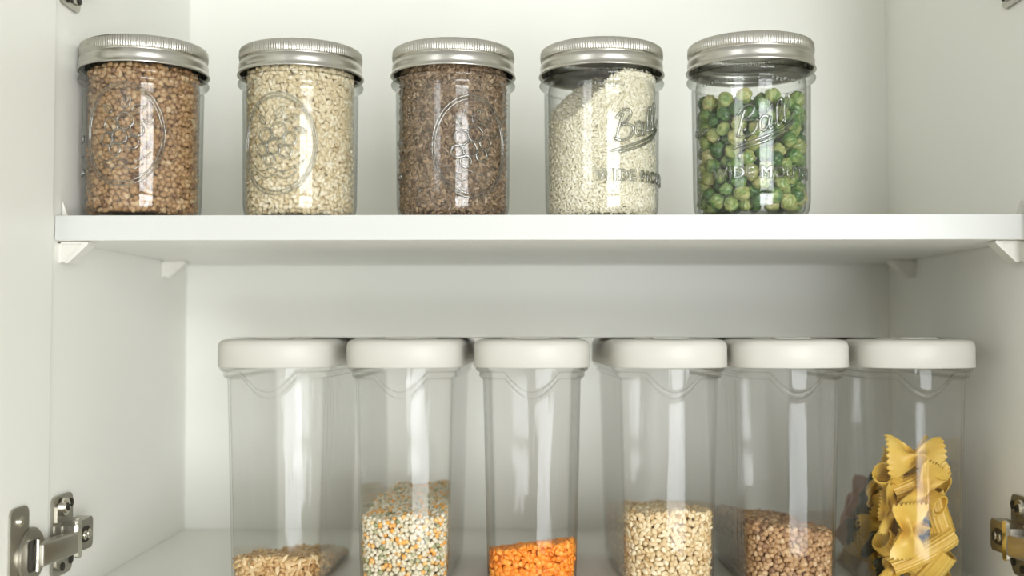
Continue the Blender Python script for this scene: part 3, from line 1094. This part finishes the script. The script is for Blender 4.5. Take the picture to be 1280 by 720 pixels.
# ------------------------------------------------------------------ pasta, piece by piece
def farfalle_mesh(L=.034, W=.0135, seed=0):
    r = random.Random(seed)
    NU, NV = 29, 33
    V = []; F = []
    ph = r.uniform(-.3, .3)
    for i in range(NU):
        u = -1 + 2 * i / (NU - 1)
        au = abs(u)
        hw = W * (.26 + .74 * min(1, au * 1.25) ** .85) * (1 - .08 * au)
        for j in range(NV):
            v = -1 + 2 * j / (NV - 1)
            x = u * L / 2
            if au > .80:
                zz = abs(((v * 4.0) % 1) - .5) * 2
                x = math.copysign(L / 2 * (au + (zz - .5) * .11 * (au - .8) / .2), u)
            x *= 1 - .05 * v * v
            fold = .0042 * math.exp(-(u / .34) ** 2) * math.cos(v * PI * 1.5)
            curl = .0030 * au * math.sin(v * 2.0 + ph) + .0022 * (au ** 2) * (1 if u > 0 else -.6)
            V.append((x, v * hw, fold + curl))
    for i in range(NU - 1):
        for j in range(NV - 1):
            a = i * NV + j
            F.append((a, a + 1, a + NV + 1, a + NV))
    me = bpy.data.meshes.new('bow_tie_pasta')
    # thickness
    n = len(V); t = .0006
    V2 = [(x, y, z - t) for x, y, z in V]
    V1 = [(x, y, z + t) for x, y, z in V]
    FF = F + [tuple(n + k for k in f[::-1]) for f in F]
    rim = [i for i in range(NV)] + [i * NV + NV - 1 for i in range(1, NU)] + [(NU - 1) * NV + j for j in range(NV - 2, -1, -1)] + [i * NV for i in range(NU - 2, 0, -1)]
    for k in range(len(rim)):
        a, b = rim[k], rim[(k + 1) % len(rim)]
        FF.append((a, n + a, n + b, b))
    me.from_pydata(V1 + V2, [], FF); me.shade_smooth()
    me.set_sharp_from_angle(angle=math.radians(60))
    return me
def tube_mesh(L=.036, R=.0072, bend=.002):
    NS = 90; rows = 12
    V = []; F = []
    def ring(x, r, ridge):
        for k in range(NS):
            t = 2 * PI * k / NS
            rr = r + (ridge * math.cos(18 * t))
            V.append((x + .0012 * math.sin(t), rr * math.cos(t) + bend * (2 * x / L) ** 2, rr * math.sin(t)))
    for i in range(rows): ring(-L / 2 + L * i / (rows - 1), R, .0003)
    for i in range(rows): ring(L / 2 - L * i / (rows - 1), R - .0013, .0)
    T = 2 * rows
    for i in range(T):
        for k in range(NS):
            k2 = (k + 1) % NS; i2 = (i + 1) % T
            F.append((i * NS + k, i * NS + k2, i2 * NS + k2, i2 * NS + k))
    me = bpy.data.meshes.new('tube_pasta')
    me.from_pydata(V, [], F); me.shade_smooth(); me.set_sharp_from_angle(angle=math.radians(60))
    return me
FM = [farfalle_mesh(seed=s) for s in range(3)]
TM = [tube_mesh(), tube_mesh(.028, .0078, .001)]
def with_mat(me, m):
    c = me.copy(); c.materials.clear(); c.materials.append(m); return c
FY = [with_mat(m, M['pasta']) for m in FM]; FD = [with_mat(m, M['pasta_dark']) for m in FM]; FR = [with_mat(m, M['pasta_red']) for m in FM]
TY = [with_mat(m, M['pasta']) for m in TM]; TD = [with_mat(m, M['pasta_dark']) for m in TM]
def pasta(kind, px, py, y, roll, yaw=0., pitch=0., v=0, s=1., label=None, group=None):
    """roll: angle of the long axis in the picture plane; yaw/pitch: turn away from the viewer"""
    me = {'f': FY, 'fd': FD, 'fr': FR, 't': TY, 'td': TD}[kind][v]
    nm = 'tube_pasta' if kind[0] == 't' else 'bow_tie_pasta'
    o = bpy.data.objects.new(nm, me); COL.objects.link(o)
    o.location = at(px, py, y)
    R = Matrix.Rotation(math.radians(yaw), 4, 'Z') @ Matrix.Rotation(math.radians(roll), 4, 'Y') @ Matrix.Rotation(math.radians(pitch), 4, 'X') @ Matrix.Rotation(PI / 2, 4, 'X')
    s = s if isinstance(s, tuple) else (s * 1.13,) * 3
    o.rotation_euler = R.to_euler(); o.scale = s
    # keep the piece inside the clear walls
    co = np.empty(len(me.vertices) * 3); me.vertices.foreach_get('co', co)
    W_ = (np.array(R.to_3x3()) @ (co.reshape(-1, 3) * np.array(s)).T).T
    c = cans[5].location
    loc = o.location - c
    a_, b_ = body_ab(loc.z); a_ -= .0018; b_ -= .0018
    for _ in range(30):
        bad = 0
        for v in W_[::7]:
            x_, y_ = loc.x + v[0], loc.y + v[1]
            ox, oy = sell(math.atan2(y_, x_), a_, b_)
            e_ = math.hypot(x_, y_) - math.hypot(ox, oy)
            if e_ > bad: bad = e_; dirv = Vector((math.copysign(1, x_), 0, 0)) if abs(x_) > a_ * .8 and abs(y_) < b_ - .018 else (Vector((0, math.copysign(1, y_), 0)) if abs(x_) < a_ * .6 else Vector((x_, y_, 0)).normalized())
        if bad <= 0: break
        loc -= dirv * bad
    o.location = c + loc
    tag(o, label, 'pasta', group or 'dried pasta pieces in the right-end canister')
    return o
yb = 'yellow bow-tie pasta '
yt = 'yellow ridged tube pasta '
P_ = [
 ('f', 1137, 666, .7745, -88, 4, 3, 0, 1.03, yb + 'upright in the middle of the canister, facing the front'),
 ('f', 1097, 637, .7990, -80, 30, 0, 1, .95, yb + 'standing upright at the left of the heap'),
 ('f', 1172, 572, .7950, 6, 10, -35, 2, 1.12, yb + 'with a fanned end at the very top of the heap'),
 ('f', 1124, 592, .8150, 30, 20, -30, 0, .95, yb + 'left of the top of the heap, tilted down right'),
 ('f', 1167, 612, .7890, -62, 0, 20, 1, 1.05, yb + 'just below the topmost bow tie, steeply tilted'),
 ('f', 1163, 660, .7960, 20, 10, -20, 2, .9, yb + 'with its ragged end behind the front middle one'),
 ('f', 1099, 604, .8300, -50, 30, 20, 0, .85, yb + 'behind the short tube at the upper left'),
 ('f', 1149, 574, .8350, -62, 20, 30, 1, .9, yb + 'at the back of the top, beside the fanned one'),
 ('f', 1199, 625, .7950, -84, -70, 0, 2, .9, yb + 'edgewise against the right wall of the canister'),
 ('f', 1202, 700, .7900, -80, -65, 0, 0, .9, yb + 'edgewise low against the right wall of the canister'),
 ('f', 1120, 634, .8050, 10, 20, -20, 2, .75, yb + 'small, half hidden above the front middle one'),
 ('t', 1117, 602, .8050, 25, 40, 0, 1, .95, yt + 'short and open towards the upper left'),
 ('t', 1148, 602, .8000, -28, 0, 0, 0, (1.2, 1., 1.), yt + 'lying aslant under the topmost bow ties'),
 ('t', 1187, 622, .7990, 20, -65, 0, 1, .92, yt + 'showing its open end at the right wall'),
 ('t', 1190, 645, .7880, 75, -20, 30, 1, .95, yt + 'upright at the right wall with its open top showing'),
 ('t', 1158, 694, .7890, -27, 0, 0, 0, (1.4, 1.0, 1.0), yt + 'long, lying aslant below the front middle bow tie'),
 ('t', 1176, 713, .7920, -50, -40, 0, 1, 1.1, yt + 'at the bottom right with an open end'),
 ('f', 1118, 708, .7900, -65, 20, 10, 1, 1.0, yb + 'at the bottom, left of the long tube'),
 ('fd', 1124, 578, .8450, 5, 10, 0, 0, .7, 'dark green bow-tie pasta peeking out behind the top of the heap'),
 ('fd', 1101, 673, .8200, -15, 30, 20, 1, .9, 'dark green bow-tie pasta low behind the left upright one'),
 ('fd', 1082, 624, .8600, -60, 40, 10, 2, .95, 'dark green bow-tie pasta at the left of the heap'),
 ('fd', 1098, 700, .8150, -35, 20, 10, 0, 1., 'dark green bow-tie pasta at the bottom left of the heap'),
 ('td', 1152, 664, .8080, 20, 60, 0, 1, .95, 'dark tube pasta glimpsed behind the front middle bow tie'),
 ('fr', 1072, 622, .8900, -75, 30, 0, 1, .9, 'reddish bow-tie pasta at the far left, seen through the side'),
 ('fr', 1060, 650, .9050, -65, 40, 0, 2, 1., 'reddish bow-tie pasta far back at the left of the canister'),
 ('f', 1072, 680, .8800, -65, 40, 0, 0, 1., yb + 'far back at the lower left of the canister'),
 ('f', 1060, 700, .9050, 15, 50, 0, 1, 1., yb + 'at the bottom left, farthest back'),
 ('fd', 1075, 655, .8800, -25, 40, 0, 2, .9, 'dark green bow-tie pasta far back at the left'),
]
for q in P_: pasta(*q[:9], label=q[9])
# a few more fill the middle of the heap, glimpsed through the gaps
for (px, py, y, ro, k) in ((1112, 626, .830, 40, 't'), (1108, 690, .800, 35, 't'), (1105, 655, .835, -20, 'f'), (1125, 615, .835, 70, 'f'), (1170, 635, .815, -50, 't'), (1092, 700, .86, 60, 'f'), (1100, 680, .87, 10, 't'), (1150, 632, .822, -40, 't'), (1175, 655, .826, 30, 't'), (1130, 655, .832, -70, 'f'), (1160, 700, .822, 20, 'f'),
                          (1130, 695, .828, -30, 't'), (1185, 690, .822, 60, 't'), (1110, 660, .845, 20, 'f'), (1150, 600, .835, 10, 'f')):
    pasta(k, px, py, y, ro, 10, 0, 1 if k == 't' else 2, 1., 'yellow pasta piece inside the heap, glimpsed between the front pieces', 'pasta pieces inside the heap')

# ------------------------------------------------------------------ room light: daylight from a window across the room
def window(n, cx, cy, z0, z1, w, power, bars=2, cross=.62):
    d = Vector((cx, cy, 0)) - Vector((0, .8, 0))
    ang = math.atan2(-d.x, d.y) + PI          # face the cabinet
    ld = bpy.data.lights.new('daylight', 'AREA')
    ld.shape = 'RECTANGLE'; ld.size = w; ld.size_y = z1 - z0; ld.energy = power
    ld.color = (.965, 1.0, 1.03)
    lo = bpy.data.objects.new('daylight', ld); COL.objects.link(lo)
    lo.location = (cx, cy, (z0 + z1) / 2)
    dirv = (Vector((0, .8, (z0 + z1) / 2)) - Vector(lo.location)).normalized()
    lo.rotation_euler = dirv.to_track_quat('-Z', 'Y').to_euler()
    R = lo.rotation_euler.to_matrix().to_4x4()
    bm = bmesh.new()
    h = z1 - z0; t = .05
    T = Matrix.Translation(lo.location) @ R
    for (x0, x1, y0, y1) in [(-w / 2 - .05, -w / 2 + .01, -h / 2 - .05, h / 2 + .05), (w / 2 - .01, w / 2 + .05, -h / 2 - .05, h / 2 + .05),
                             (-w / 2, w / 2, -h / 2 - .05, -h / 2 + .01), (-w / 2, w / 2, h / 2 - .01, h / 2 + .05)] + \
                            [(-w / 2 + w * k / bars - t / 2, -w / 2 + w * k / bars + t / 2, -h / 2, h / 2) for k in range(1, bars)] + \
                            [(-w / 2, w / 2, -h / 2 + h * cross - t / 2, -h / 2 + h * cross + t / 2)]:
        box(bm, x0, x1, y0, y1, -.05, -.01, .004, 1, mat=T)
    o = bm_obj('window_%d' % n, bm, M['board'])
    o['kind'] = 'structure'
    return lo
window(1, 1.15, -2.25, CAM_Z + .40, CAM_Z + .98, 1.5, 21)
window(3, 1.15, -2.25, CAM_Z - 1.05, CAM_Z + .32, 1.5, 74)
window(2, -1.75, -2.0, CAM_Z + .46, CAM_Z + 1.5, 1.0, 12)

def slab(name, x0, x1, y0, y1, z0, z1, mat):
    bm = bmesh.new(); box(bm, x0, x1, y0, y1, z0, z1)
    o = bm_obj(name, bm, mat); o['kind'] = 'structure'; return o
M['wall'] = white_board('wall_paint', '#E4E2DA', .7)
def wood():
    m, nt, b = principled('pale_floor_tile', srgb('#D6D2C8'), .45)
    n = noise_bump(nt, b, 9, .1, .001, 4, (1, 12, 1))
    ramp_color(nt, b, n.outputs['Fac'], [(.3, '#CFCBC0'), (.7, '#DEDAD0')])
    return m
M['oak'] = wood()
slab('wall_back', -2.4, 2.4, Y_BACK + .009, Y_BACK + .12, 0, 2.7, M['wall'])
slab('floor', -2.4, 2.4, -3.0, Y_BACK + .12, -.05, 0, M['oak'])
w = bpy.data.worlds.new('room_air')
SC.world = w
w.use_nodes = True
nt = w.node_tree
bg = nt.nodes['Background']
tc = nt.nodes.new('ShaderNodeTexCoord')
sp = nt.nodes.new('ShaderNodeSeparateXYZ')
nt.links.new(tc.outputs['Generated'], sp.inputs[0])
mr = nt.nodes.new('ShaderNodeMapRange')
mr.inputs['From Min'].default_value = -.6; mr.inputs['From Max'].default_value = .6
nt.links.new(sp.outputs['Z'], mr.inputs['Value'])
rp = nt.nodes.new('ShaderNodeValToRGB')
rp.color_ramp.elements[0].color = (.88, .85, .76, 1)
rp.color_ramp.elements[1].color = (.68, .68, .65, 1)
nt.links.new(mr.outputs[0], rp.inputs['Fac'])
nt.links.new(rp.outputs['Color'], bg.inputs['Color'])
bg.inputs['Strength'].default_value = .883

SC.view_settings.view_transform = 'Standard'
SC.view_settings.look = 'None'
SC.view_settings.gamma = 1
SC.view_settings.use_curve_mapping = False
SC.view_settings.exposure = 0.02
SC.cycles.max_bounces = 14
SC.cycles.transparent_max_bounces = 48
SC.cycles.glossy_bounces = 5
SC.cycles.use_denoising = True
